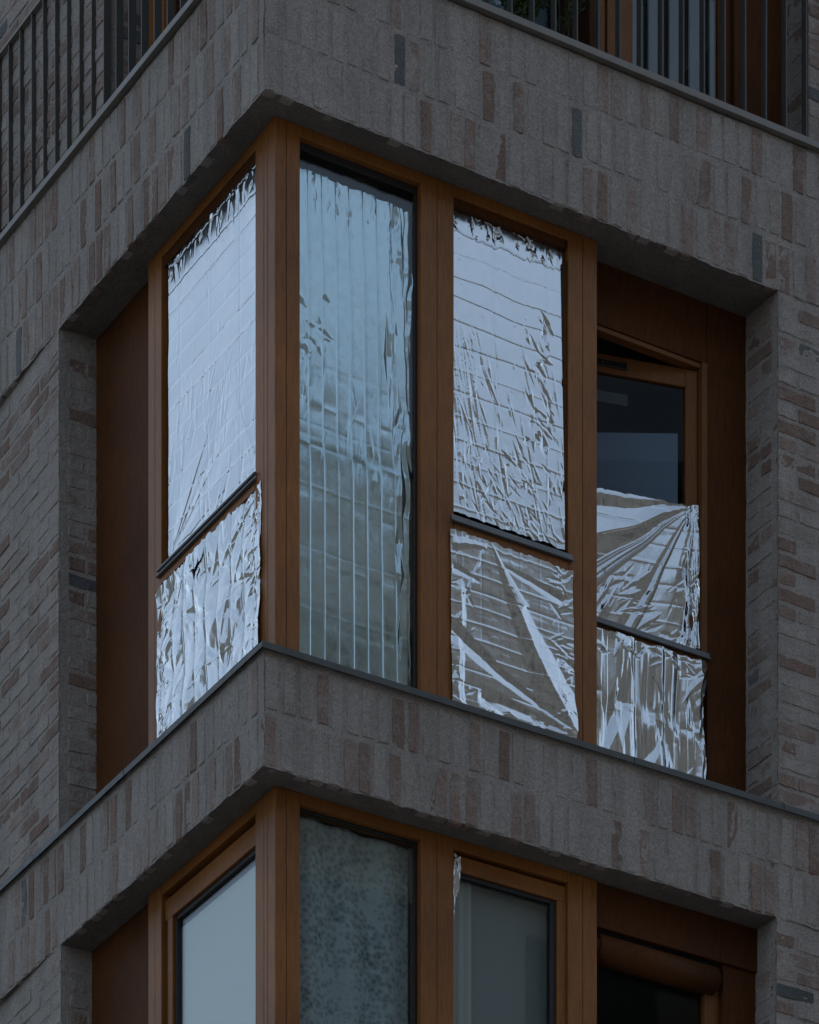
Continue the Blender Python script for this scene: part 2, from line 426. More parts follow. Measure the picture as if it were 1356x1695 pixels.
def bay(z0, z1, lower=False):
    """corner bay: head rails, corner post, mullions, glass"""
    fr = boxes('window_frame', [(W + .001, 1.919, W + .003, W + .10, z1 - .052, z1), (W + .003, W + .10, W + .101, 1.399, z1 - .052, z1)], M['wood'], B, bev=.002)
    zt = z1 - .0525
    # corner post: right-hand boards and left-hand boards
    boxes('corner_post', [(W, .1895, W, .20, z0, z1 - .004)], M['wood'], fr, bev=.003)
    boxes('corner_post', [(.192, .263, W, .21, z0, z1 - .004)], M['wood'], fr, bev=.003)
    boxes('corner_post', [(W, .20, .2025, .2355, z0, z1 - .004)], M['wood'], fr, bev=.002)
    boxes('corner_post', [(W, .21, .238, .32, z0, z1 - .004)], M['wood'], fr, bev=.003)
    boxes('post_core', [(.145, .25, .145, .25, z0, z1 - .01)], M['seam'], fr)
    post(fr, 'x', (.92, 1.01, 1.104), z0, z1 - .004)
    post(fr, 'x', (1.752, 1.836, 1.92), z0, z1 - .004, .13)
    post(fr, 'y', (1.261, 1.328, 1.40), z0, z1 - .004)
    return fr

# ---- middle storey
z0, z1 = 11.808, 14.35
f1 = bay(z0, z1)
# pane behind which the tall foil hangs
rb('glazing_bead', 'x', [(.2632, .9198, W + .035, W + .05, 14.262, 14.297), (.905, .9198, W + .035, W + .05, z0, 14.262)], M['rubber'], f1)
rb('glass_pane', 'x', (.25, .93, W + .040, W + .046, z0, 14.29), M['glass_teal'], f1, 0)
# second bay of the right side
rb('sash_rail', 'x', [(1.105, 1.751, W + .012, W + .06, 14.262, 14.297)], M['wood_dark'], f1)
rb('sash_stile', 'x', [(1.738, 1.7515, W + .010, W + .06, 12.80, 14.20)], M['wood_dark'], f1)
rb('transom', 'x', [(1.105, 1.751, W - .004, W + .08, 12.690, 12.742)], M['wood'], f1)
rb('drip_rail', 'x', [(1.085, 1.772, W - .022, W + .04, 12.7425, 12.752), (1.085, 1.772, W - .012, W + .03, 12.7535, 12.778)], M['alu'], f1, .003)
rb('glass_pane', 'x', [(1.104, 1.752, W + .045, W + .05, 12.79, 14.21)], M['glass'], f1, 0)
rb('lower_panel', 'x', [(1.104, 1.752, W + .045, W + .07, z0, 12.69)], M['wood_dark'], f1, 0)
# left side bay
rb('sash_rail', 'y', [(.321, 1.26, W + .012, W + .06, 14.25, 14.297)], M['wood_dark'], f1)
rb('sash_stile', 'y', [(1.213, 1.2605, W + .030, W + .07, 12.80, 14.25)], M['wood_dark'], f1)
rb('transom', 'y', [(.321, 1.26, W - .003, W + .08, 12.705, 12.74)], M['wood'], f1)
rb('drip_rail', 'y', [(.305, 1.285, W - .020, W + .04, 12.7425, 12.752), (.305, 1.285, W - .008, W + .03, 12.7535, 12.770), (.305, 1.285, W - .016, W + .03, 12.7715, 12.785)], M['alu'], f1, .003)
rb('glass_pane', 'y', [(.32, 1.262, W + .045, W + .05, 12.79, 14.26)], M['glass'], f1, 0)
rb('lower_panel', 'y', [(.32, 1.262, W + .045, W + .07, z0, 12.70)], M['wood_dark'], f1, 0)
# left recess
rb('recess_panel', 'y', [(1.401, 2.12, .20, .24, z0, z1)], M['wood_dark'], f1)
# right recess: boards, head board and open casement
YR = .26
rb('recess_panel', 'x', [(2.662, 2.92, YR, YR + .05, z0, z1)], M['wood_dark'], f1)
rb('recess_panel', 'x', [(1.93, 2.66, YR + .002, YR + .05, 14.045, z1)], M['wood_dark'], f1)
rb('casement_frame', 'x', [(2.628, 2.66, YR - .006, YR + .06, 12.58, 14.044), (1.93, 2.628, YR + .01, YR + .06, 14.02, 14.044)], M['wood_mid'], f1)
rb('transom', 'x', [(1.93, 2.66, YR - .004, YR + .08, 12.520, 12.568)], M['wood'], f1)
rb('drip_rail', 'x', [(1.93, 2.67, YR - .024, YR + .03, 12.569, 12.580), (1.93, 2.67, YR - .012, YR + .03, 12.5815, 12.606)], M['alu'], f1, .003)
rb('lower_panel', 'x', [(1.93, 2.66, YR + .03, YR + .06, z0, 12.52)], M['wood'], f1, 0)
# casement sash, turned inwards about its right-hand edge
def sash_obj(name, b, m, bev=.002):
    o = boxes(name, b, m, None, bev=bev); o.parent = f1
    o.location = (2.622, YR + .03, 0); o.rotation_euler = (0, 0, -R_(14.6)); return o
sash_obj('casement_sash', [(-.062, 0, 0, .05, 12.63, 14.015), (-.80, -.72, 0, .05, 12.63, 14.015), (-.72, -.062, 0, .05, 13.925, 14.015), (-.72, -.062, 0, .05, 12.63, 12.70)], M['wood_mid'])
sash_obj('glass_pane', [(-.73, -.07, .012, .018, 12.69, 13.93)], M['glass_dark'], 0)
sash_obj('trickle_vent', [(-.70, -.37, -.010, -.001, 13.952, 13.956), (-.70, -.37, -.010, -.001, 13.982, 13.985), (-.374, -.370, -.010, -.001, 13.957, 13.981), (-.505, -.501, -.010, -.001, 13.957, 13.981)], M['bar'], 0)
sash_obj('vent_slot', [(-.69, -.372, -.003, -.0005, 13.957, 13.981)], M['seam'], 0)

# ---- lower storey
z0, z1 = 8.73, 11.25
f2 = bay(z0, z1)
rb('glazing_bead', 'x', [(.2632, .9198, W + .035, W + .05, 11.185, 11.197), (.898, .9198, W + .035, W + .05, z0, 11.185)], M['rubber'], f2)
rb('glass_pane', 'x', [(.25, .93, W + .038, W + .044, z0, 11.19)], M['glass_teal'], f2, 0)
rb('sash_frame', 'x', [(1.105, 1.751, W + .018, W + .06, 11.105, 11.180), (1.700, 1.751, W + .018, W + .06, z0, 11.105)], M['wood'], f2)
rb('glazing_bead', 'x', [(1.12, 1.700, W + .03, W + .05, 11.085, 11.1045), (1.668, 1.700, W + .03, W + .05, z0, 11.085)], M['rubber'], f2)
rb('glass_pane', 'x', [(1.104, 1.71, W + .045, W + .05, z0, 11.12)], M['glass_teal'], f2, 0)
rb('sash_frame', 'y', [(.321, 1.26, W + .02, W + .07, 11.07, 11.17), (1.185, 1.235, W + .02, W + .07, z0, 11.07)], M['wood'], f2)
rb('glazing_bead', 'y', [(.321, 1.165, W + .035, W + .06, 11.045, 11.0695), (1.165, 1.1845, W + .035, W + .06, z0, 11.045)], M['rubber'], f2)
rb('glass_pane', 'y', [(.32, 1.19, W + .05, W + .055, z0, 11.08)], M['glass_teal'], f2, 0)
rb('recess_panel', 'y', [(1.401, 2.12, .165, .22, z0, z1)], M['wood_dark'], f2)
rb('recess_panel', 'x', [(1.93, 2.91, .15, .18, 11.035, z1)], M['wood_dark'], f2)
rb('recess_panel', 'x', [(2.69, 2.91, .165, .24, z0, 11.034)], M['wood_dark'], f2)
rb('casement_frame', 'x', [(2.605, 2.69, .20, .26, z0, 10.93)], M['wood_mid'], f2)
rb('glass_pane', 'x', [(1.93, 2.605, .23, .236, z0, 11.03)], M['glass_dark'], f2, 0)
bm = bmesh.new()
bmesh.ops.create_cone(bm, cap_ends=True, segments=32, radius1=.07, radius2=.07, depth=.74, matrix=Matrix.Translation((2.30, .20, 10.952)) @ Matrix.Rotation(R_(90), 4, 'Y'))
bmesh.ops.bevel(bm, geom=[e for e in bm.edges if len(e.link_faces) == 2 and e.calc_face_angle() > 1], offset=.02, segments=4, affect='EDGES')
me = bpy.data.meshes.new('roll_box'); bm.to_mesh(me); bm.free()
for p in me.polygons: p.use_smooth = True
link('roll_box', me, M['wood_dark'], f2)

# ---- upper storey, behind the railing
z0, z1 = 15.11, 17.45
f3 = boxes('window_frame', [(.2, 3.08, .20, .28, z1 - .06, z1)], M['wood'], B)
rb('window_post', 'x', [(1.965, 2.012, .20, .27, z0, z1 - .061)], M['wood'], f3)
rb('window_post', 'x', [(2.020, 2.168, .19, .27, z0, z1 - .061)], M['wood'], f3)
rb('glass_pane', 'x', [(2.168, 2.70, .235, .241, z0, z1 - .06)], M['glass'], f3, 0)
rb('window_stile', 'x', [(2.70, 2.78, .225, .27, z0, z1 - .061)], M['wood_dark'], f3)
rb('recess_panel', 'x', [(2.785, 3.095, .20, .24, z0, z1 - .061)], M['wood_dark'], f3)
rb('glass_pane', 'x', [(.5, 1.965, .50, .506, z0, z1 - .06)], M['glass'], f3, 0)
rb('window_stile', 'x', [(1.962, 1.968, .28, .52, z0, z1 - .061)], M['wood_dark'], f3, 0)
rb('window_post', 'y', [(1.37, 1.55, .20, .27, z0, z1 - .061)], M['wood'], f3)
rb('glass_pane', 'y', [(.5, 1.37, .26, .266, z0, z1 - .06)], M['glass'], f3, 0)
boxes('window_post', [(.26, .50, .26, .50, z0, z1 - .061)], M['wood'], f3)

# ------------------------------------------------------------------ railing
RL = empty('balcony_railing', (0, 0, 15.11), 'grey brown steel balcony railing of thin upright flat bars round the corner', 'railing')
def rbar(name, b, axis): 
    l = [b]
    if axis == 'y': l = mirror_boxes(l)
    bm = bmesh.new(); box(bm, *l[0], bev=.0012); bmesh.ops.recalc_face_normals(bm, faces=bm.faces)
    me = bpy.data.meshes.new(name); bm.to_mesh(me); bm.free()
    me.transform(Matrix.Translation((0, 0, -15.11)))
    return link(name, me, M['bar' if name == 'baluster' else 'rail'], RL)
rbar('bottom_rail', (-.034, 5.2, -.034, .016, 15.112, 15.146), 'x'); rbar('bottom_rail', (.0165, 5.0, -.034, .016, 15.112, 15.1455), 'y')
rbar('handrail', (-.034, 5.2, -.034, .016, 16.072, 16.086), 'x'); rbar('handrail', (.0165, 5.0, -.034, .016, 16.072, 16.0855), 'y')
bp = rbar('baluster', (-.004, .004, -.028, .012, 15.147, 16.071), 'x')
first = True
def bal(loc, rz):
    global first
    o = bp if first else bp.copy()
    if not first: C.objects.link(o); o.parent = RL
    first = False
    o.location = loc; o.rotation_euler = (R_(rng.uniform(-.12, .12)), R_(rng.uniform(-.1, .1)), rz)
for k in range(41): bal((.096 + k * .1237 - .003, 0, 0), 0)
for k in range(37): bal((0, .096 + k * .1337 + .003, 0), -math.pi / 2)

# ------------------------------------------------------------------ foils
def vnoise(x, y, seed):
    r = np.random.RandomState(seed); G = r.rand(64, 64)
    xi = np.floor(x).astype(int); yi = np.floor(y).astype(int); fx = x - xi; fy = y - yi
    fx = fx * fx * (3 - 2 * fx); fy = fy * fy * (3 - 2 * fy)
    g = lambda a, b: G[a % 64, b % 64]
    return (g(xi, yi) * (1 - fx) + g(xi + 1, yi) * fx) * (1 - fy) + (g(xi, yi + 1) * (1 - fx) + g(xi + 1, yi + 1) * fx) * fy
def tri(x): return np.abs(np.mod(x, 2) - 1)
def ss(a, b, x): t = np.clip((x - a) / (b - a), 0, 1); return t * t * (3 - 2 * t)
def crease(d, a=.0011, w=.004): return a * np.exp(-np.abs(d) / w)
def lines(t, pitch, ph, wob, a=.0011, w=.004, seed=0, sgn=True):
    k = np.round((t + wob - ph) / pitch); d = (t + wob - ph) - k * pitch
    r = np.random.RandomState(seed + 991); amp = r.uniform(.45, 1.2, 200) * (np.where(r.rand(200) < .5, 1, -1) if sgn else 1)
    return amp[(k.astype(int) + 100) % 200] * crease(d, a, w)
def cell_tilt(u, v, pu, pv, amt, seed):
    r = np.random.RandomState(seed); iu = np.floor(u / pu).astype(int); iv = np.floor(v / pv).astype(int)
    A = r.uniform(-1, 1, (64, 64)); Bq = r.uniform(-1, 1, (64, 64))
    du = (u / pu - iu - .5) * pu; dv = (v / pv - iv - .5) * pv
    win = np.clip(1 - (2 * np.abs(du) / pu) ** 6, 0, 1) * np.clip(1 - (2 * np.abs(dv) / pv) ** 6, 0, 1)
    return amt * (A[iu % 64, iv % 64] * du + Bq[iu % 64, iv % 64] * dv) * win
def crumple(u, v, seed, scale=.12, amp=.003, n=5, aniso=None):
    """folded sheet: sum of triangle waves in random directions with warped domain -> flat facets, sharp creases"""
    r = np.random.RandomState(seed); h = 0
    wx = vnoise(u / scale * .7 + 3, v / scale * .7, seed + 1) * scale * .8; wy = vnoise(u / scale * .7, v / scale * .7 + 9, seed + 2) * scale * .8
    for k in range(n):
        a = r.uniform(0, math.pi) if aniso is None else r.normal(aniso[0], aniso[1])
        lam = scale * r.uniform(.5, 1.4) / (1 + .35 * k)
        h = h + amp * lam / scale * tri(((u + wx) * math.cos(a) + (v + wy) * math.sin(a)) / lam + r.rand() * 2)
    return h / n * 2
def fan(u, v, cu, cv, n, amp, seed, rmax=.5, rfall=.6):
    """radial folds running out of a pinned point"""
    r = np.hypot(u - cu, v - cv); th = np.arctan2(v - cv, u - cu); q = np.random.RandomState(seed)
    k = np.sort(q.uniform(-math.pi, math.pi, n)); vals = q.uniform(-1, 1, n)
    f = np.interp(th, k, vals, period=2 * math.pi)
    return amp * f * np.minimum(r, rmax) * np.exp(-r / rfall)
def ridge(u, v, A, Bp, w0, w1, a):
    """long folded ridge from A to Bp whose half width goes from w0 to w1, steep on the right / upper side"""
    ax, ay = A; bx, by = Bp; L2 = (bx - ax) ** 2 + (by - ay) ** 2; L = math.sqrt(L2)
    t = ((u - ax) * (bx - ax) + (v - ay) * (by - ay)) / L2; d = ((u - ax) * (by - ay) - (v - ay) * (bx - ax)) / L
    w = w0 + (w1 - w0) * np.clip(t, 0, 1)
    f = np.clip(1 - np.abs(d) / w, 0, 1) * ss(-.03, .02, t) * (1 - ss(.97, 1.05, t))
    return a * w * f

def slivers(u, v, n, box_, ang, dang, ln, wd, slope, seed, bias=0):
    """many pinched folds: spindle shaped ridges, pointed at both ends"""
    r = np.random.RandomState(seed); h = np.zeros_like(u)
    for _ in range(n):
        cx = r.uniform(box_[0], box_[1]); cy = r.uniform(box_[2], box_[3]); a = r.normal(ang, dang)
        L = r.uniform(*ln) * .5; wv = r.uniform(*wd); k = r.uniform(.35, 1) * slope * (1 if r.rand() < .5 + bias else -1)
        m = (np.abs(u - cx) < L + wv) & (np.abs(v - cy) < L + wv)
        du = u[m] - cx; dv = v[m] - cy; c, s_ = math.cos(a), math.sin(a)
        al = du * c + dv * s_; d = -du * s_ + dv * c + .15 * wv * np.sin(al / L * 3)
        w_ = wv * np.clip(1 - np.abs(al / L), 0, 1)
        h[m] += k * np.maximum(0, w_ - np.abs(d))
    return h

def keep_mask(q, I, al, dd, hl, hw, nu, nv):
    bad = (np.abs(al) < hl) & (np.abs(dd) < hw * (1 - np.minimum(np.abs(al) / hl, 1) ** 1.5))
    badv = np.zeros(nu * nv, bool); badv[I[:-1, :-1].ravel()] = bad
    return ~badv[q[:, 0]]
def make_foil(name, label, cat, O, axis, w, h, hf, m, res=.0045, ragged=(.006, .006, .01, .004), seed=1, corners=None, group='silver foil sheets over the window panes', rot=None, holes=()):
    ru, rv = res if isinstance(res, tuple) else (res, res)
    nu, nv = int(w / ru), int(h / rv)
    u, v = np.meshgrid(np.linspace(0, w, nu), np.linspace(0, h, nv), indexing='ij')
    s = u / w; t = v / h
    H = hf(u, v); H = H - H.mean()
    n1 = lambda q, sc, k: vnoise(q / sc, q * 0 + k, seed * 13 + k) - .5
    rl, rr, rt, rbm = ragged
    U = u + (1 - s) ** 6 * rl * 2 * (n1(v, .09, 1) + .2 * n1(v, .025, 2)) + s ** 6 * rr * 2 * (n1(v, .09, 3) + .2 * n1(v, .025, 4))
    Vv = v + t ** 8 * rt * 2 * (n1(u, .05, 5) + .7 * n1(u, .015, 6)) + (1 - t) ** 8 * rbm * 2 * (n1(u, .06, 7) + .5 * n1(u, .02, 8))
    if corners is not None:      # bilinear pull of the four corners (bl, br, tl, tr) as (du, dv)
        c = corners
        for k, arr in ((0, 'U'), (1, 'V')):
            dd = (1 - s) * (1 - t) * c[0][k] + s * (1 - t) * c[1][k] + (1 - s) * t * c[2][k] + s * t * c[3][k]
            if k == 0: U = U + dd
            else: Vv = Vv + dd
    if axis == 'x': P = np.stack([O[0] + U, O[1] - H, O[2] + Vv], -1)
    elif axis == 'y': P = np.stack([O[0] - H, O[1] - U, O[2] + Vv], -1)     # u runs towards the corner (-Y)
    else: P = np.stack([U + O[0], O[1] - H, O[2] + Vv], -1)
    P = P.reshape(-1, 3)
    I = np.arange(nu * nv).reshape(nu, nv)
    q = np.stack([I[:-1, :-1], I[1:, :-1], I[1:, 1:], I[:-1, 1:]], -1).reshape(-1, 4)
    for hu, hv, ha, hl, hw in holes:
        uc = u[:-1, :-1].ravel() - hu; vc = v[:-1, :-1].ravel() - hv; c_, s_ = math.cos(ha), math.sin(ha)
        al = uc * c_ + vc * s_; dd = -uc * s_ + vc * c_ + .010 * np.sin(al / hl * 3.5)
        q = q[keep_mask(q, I, al, dd, hl, hw, nu, nv)]
    me = bpy.data.meshes.new(name); me.vertices.add(len(P)); me.vertices.foreach_set('co', P.astype(np.float32).ravel())
    me.loops.add(q.size); me.loops.foreach_set('vertex_index', q.astype(np.int32).ravel())
    me.polygons.add(len(q)); me.polygons.foreach_set('loop_start', np.arange(0, q.size, 4, dtype=np.int32))
    me.polygons.foreach_set('use_smooth', np.ones(len(q), bool))
    me.update(calc_edges=True); me.validate()
    o = link(name, me, m); 
    if rot: o.location, o.rotation_euler = rot
    tag(o, label, cat, group); return o

# F1 upper left pane: nearly taut, fine fold lines, bunched at its top
D90 = math.pi / 2
def h1(u, v):
    h = lines(v, .118, .03, .010 * vnoise(u / .1, v / .1, 1), .0022, .0035, 3)
    h += lines(u, .30, .12, .004 * vnoise(v / .2, u, 2), .0009, .004, 4)
    h += crumple(u, v, 11, .35, .0035, 4)
    h += slivers(u, v, 90, (0, .9, 0, .7), D90 - .15, .25, (.08, .4), (.004, .02), .15, 12)
    h += slivers(u, v, 40, (0, .9, .5, 1.4), D90 + .1, .5, (.05, .25), (.004, .015), .16, 14)
    h += fan(u, v, .02, .01, 60, .028, 5, .4, .25) + fan(u, v, .9, .02, 30, .025, 6, .3, .2)
    h += slivers(u, v, 40, (0, .9, 1.36, 1.47), D90, .2, (.05, .22), (.006, .02), .5, 13)
    return h
make_foil('rescue_foil', 'smooth pale silver foil filling the tall upper pane of the left side', 'foil sheet', (.145, 1.215, 12.80), 'y', .905, 1.47, h1, M['foil_soft'], ragged=(.003, .002, .010, .004), seed=1, corners=((0, 0), (0, 0), (0, -.03), (0, 0)), res=(.005, .0035))
HOLES = [(.425, .800, 1.0, .052, .016), (.470, .815, .75, .050, .010), (.395, .800, -.5, .035, .010), (.445, .770, 1.3, .030, .009)]
# F2 lower left: upright folds, puffed and creased
def h2(u, v):
    wob = .012 * vnoise(v / .3, u * 0, 21)
    h = -lines(u, .118, .055, wob, .0060, .0042, 22, False)
    h += .0018 * np.abs(np.sin((u + wob - .055) / .118 * math.pi))
    h += lines(v, .23, .07, .05 * vnoise(u / .12, v * 0, 23), .0016, .004, 24)
    h += crumple(u, v, 25, .36, .030, 4) + crumple(u, v, 26, .09, .005, 4)
    h += slivers(u, v, 34, (0, 1.03, 0, .9), D90, .6, (.08, .35), (.010, .04), .26, 33)
    h += slivers(u, v, 60, (0, .12, 0, .9), .4, .9, (.03, .12), (.006, .018), .38, 34) + slivers(u, v, 60, (.92, 1.03, 0, .9), .4, .9, (.03, .14), (.006, .02), .38, 35)
    h += fan(u, v, .28, .84, 30, .08, 27, .3, .14) + fan(u, v, .99, .50, 24, .08, 28, .25, .12) + fan(u, v, .02, .6, 24, .08, 29, .25, .15) + fan(u, v, .03, .03, 24, .08, 30, .25, .2)
    h += fan(u, v, 1.0, .88, 24, .08, 31, .25, .15)
    return h
make_foil('rescue_foil', 'creased silver foil with upright folds taped over the low panel of the left side', 'foil sheet', (.120, 1.30, 11.812), 'y', 1.05, .905, h2, M['foil'], ragged=(.004, .008, .008, .004), seed=2, holes=HOLES, corners=((0, 0), (0, 0), (0, -.035), (-.01, .0)), res=(.0035, .0045))
# F3 tall foil behind the tinted glass
def h3(u, v):
    wob = .005 * vnoise(v / .45, u * 0 + 2, 41)
    k = .35 + .65 * (1 - ss(1.15, 1.4, v))
    top = ss(1.0, 1.3, v)
    h = lines(u, .0742, .012, wob, .0026, .0030, 42, False) * (1 - top) - 1.9 * lines(u, .0742, .012, wob, .0026, .0030, 42, False) * top
    h += lines(v, .29, .06, .01 * vnoise(u / .08, v * 0, 43), .0003, .004, 44) * k
    h += cell_tilt(u + wob - .012, v, .0742, .29, .005, 45) * k
    h += crumple(u, v, 46, .40, .0012, 3)
    h += slivers(u, v, 34, (0, .64, .95, 1.5), D90 - .12, .14, (.08, .3), (.005, .016), .20, 47)
    h += cell_tilt(u + wob - .012, v + .02, .0742, .19, .020, 52) * np.exp(-((v - 1.25) / .2) ** 2)
    h += slivers(u, v, 14, (.02, .18, 1.45, 1.85), .4, .9, (.05, .12), (.015, .03), .25, 48)
    h += slivers(u, v, 26, (.50, .66, .3, 2.3), D90, .06, (.2, .6), (.008, .03), .5, 49)
    h += slivers(u, v, 40, (0, .62, 2.22, 2.38), D90, .1, (.04, .15), (.004, .012), .4, 50)
    return h
make_foil('rescue_foil', 'tall silver foil with upright folds hanging behind the blue tinted glass pane', 'foil sheet', (.262, .195, 11.81), 'x', .640, 2.395, h3, M['foil'], ragged=(.002, .010, .008, .004), seed=3, corners=((0, 0), (.045, 0), (0, 0), (-.0, -.02)), res=(.0024, .006))
# F4 upper right pane: smooth above, long slanting wrinkles below
def h4(u, v):
    wob = .02 * vnoise(u / .18, v / .2, 61)
    h = lines(v, .1105, .045, wob, .0010, .0032, 62)
    h += lines(u, .30, .245, .006 * vnoise(v / .1, u, 63), .0012, .0032, 64)
    h += slivers(u, v, 80, (.05, .64, .05, .85), D90 + .30, .12, (.06, .34), (.004, .014), .38, 65)
    h += slivers(u, v, 26, (.1, .6, .6, 1.05), D90 + .35, .2, (.03, .16), (.003, .009), .33, 66)
    h += slivers(u, v, 120, (.05, .64, .0, .38), D90 + .35, .45, (.03, .14), (.004, .013), .45, 67)
    h += slivers(u, v, 34, (.42, .60, .45, 1.12), D90 + .5, .45, (.04, .16), (.008, .026), .40, 68)
    h += slivers(u, v, 30, (.0, .14, .25, .85), D90 + .12, .06, (.2, .5), (.004, .012), .45, 71)
    h += slivers(u, v, 30, (0, .64, 1.37, 1.46), D90 + .2, .4, (.03, .12), (.006, .016), .45, 69)
    h += slivers(u, v, 40, (.0, .6, .6, 1.35), .8, .9, (.01, .03), (.002, .005), .25, 72)
    h += .022 - .016 * v
    return h
make_foil('rescue_foil', 'bright silver foil on the upper pane right of the blue glass, wrinkled lower down', 'foil sheet', (1.099, .150, 12.80), 'x', .640, 1.475, h4, M['foil'], ragged=(.005, .004, .020, .010), seed=4, corners=((-.012, 0), (.0, 0), (0.003, .0), (0, -.015)), res=(.0034, .0034))
# F5 lower right: a fold grid with long diagonal pulls
def h5(u, v):
    wob = .012 * vnoise(u / .2, v / .2, 81)
    h = lines(v, .0755, .03, wob, .0012, .0030, 82)
    h += lines(u, .112, .065, .008 * vnoise(v / .15, u, 83), .0007, .0035, 84)
    h += cell_tilt(u, v + wob, .112, .0755, .008, 85)
    h += crumple(u, v, 86, .35, .0025, 3)
    S = .22
    u0, v0 = u, v
    u = u + .030 * (vnoise(u0 / .16, v0 / .16, 91) - .5) + .012 * (vnoise(u0 / .05, v0 / .05, 93) - .5); v = v + .030 * (vnoise(u0 / .16, v0 / .16, 92) - .5)
    h += ridge(u, v, (.235, .86), (.69, .09), .004, .15, S)
    h += ridge(u, v, (.235, .86), (.42, .62), .004, .035, S)
    h += ridge(u, v, (.69, .10), (.02, .40), .010, .055, -S)
    h += ridge(u, v, (.70, .09), (.18, .15), .008, .055, -S * 1.1)
    h += ridge(u, v, (.02, .0), (.05, .62), .05, .028, S)
    h += ridge(u, v, (.66, .72), (.30, .80), .035, .012, -S)
    h += ridge(u, v, (.02, .83), (.20, .84), .03, .01, S)
    h += ridge(u, v, (.10, .62), (.20, .85), .012, .006, S * 1.5)
    h += ridge(u, v, (.01, .70), (.16, .68), .03, .01, -S * .9)
    h += ridge(u, v, (.20, .14), (.42, .03), .022, .03, -S)
    h += ridge(u, v, (.40, .03), (.66, .05), .02, .03, -S)
    h += slivers(u, v, 50, (.60, .70, 0, .88), .4, .8, (.04, .16), (.005, .02), .35, 87)
    h += slivers(u, v, 40, (0, .7, 0, .12), .0, .5, (.05, .2), (.006, .022), .35, 88)
    h += slivers(u, v, 30, (0, .12, 0, .88), D90, .6, (.05, .16), (.004, .015), .3, 89)
    return h
make_foil('rescue_foil', 'silver foil with long diagonal pulls, taped low to the right of the blue glass', 'foil sheet', (1.078, .118, 11.812), 'x', .705, .885, h5, M['foil'], ragged=(.003, .004, .006, .004), seed=5, corners=((.01, 0), (.005, 0), (0, .01), (-.01, .0)), res=.0036)
# F6 on the open casement: folds fan out of its top right corner
def h6(u, v):
    h = lines(v, .095, .02, .02 * vnoise(u / .2, v / .2, 101), .0014, .0035, 102)
    h += lines(u, .14, .05, .008 * vnoise(v / .15, u, 103), .0010, .0035, 104)
    h += fan(u + .03 * (vnoise(u / .2, v / .2, 110) - .5), v + .03 * (vnoise(u / .2, v / .2, 111) - .5), .745, .70, 120, .048, 105, .8, .8)
    h += crumple(u, v, 106, .25, .004, 4)
    h += slivers(u, v, 60, (.1, .76, 0, .35), .9, .5, (.06, .25), (.006, .025), .3, 107)
    h += slivers(u, v, 30, (.68, .76, 0, .7), D90, .1, (.1, .35), (.006, .02), .6, 108)
    return h
make_foil('rescue_foil', 'silver foil fanned into folds across the lower half of the open dark casement', 'foil sheet', (-.76, -.014, 12.625), 'l', .765, .71, h6, M['foil'], ragged=(.004, .004, .006, .006), seed=6, corners=((0, 0), (0, 0), (0, -.0), (0, .0)), rot=((2.622, YR + .03, 0), (0, 0, -R_(14.6))), res=.0036)
# F7 under the casement: loose hanging vertical folds
def h7(u, v):
    wob = .015 * vnoise(v / .4, u * 0, 121)
    h = lines(u, .078, .03, wob, .0024, .0035, 122, False)
    h += .040 * tri((u + wob) / .115 + .3) * .5 + .008 * tri((u + wob * 1.5) / .041)
    h += cell_tilt(u + wob, v, .078, .36, .06, 124)
    h += slivers(u, v, 12, (0, .73, .1, .7), D90, .25, (.25, .7), (.03, .07), .28, 125)
    h += slivers(u, v, 26, (0, .73, .62, .72), .2, .5, (.05, .14), (.008, .02), .6, 126)
    h += slivers(u, v, 14, (.55, .73, 0, .7), D90, .4, (.08, .3), (.01, .03), .5, 127)
    return h
make_foil('rescue_foil', 'crumpled silver foil hanging in upright folds beneath the open casement', 'foil sheet', (1.945, .225, 11.812), 'x', .675, .725, h7, M['foil'], ragged=(.004, .010, .004, .004), seed=7, res=.0034)
# remnant strip below
def h8(u, v): return crumple(u, v, 141, .03, .008, 5, (0, .3))
make_foil('foil_remnant', 'narrow torn strip of silver foil stuck to the post in the storey below', 'foil strip', (1.106, .138, 10.85), 'x', .03, .33, h8, M['foil'], ragged=(.006, .012, .008, .03), seed=8, group=None, res=.002, corners=((0, 0), (-.028, 0), (0, 0), (.008, -.01)))

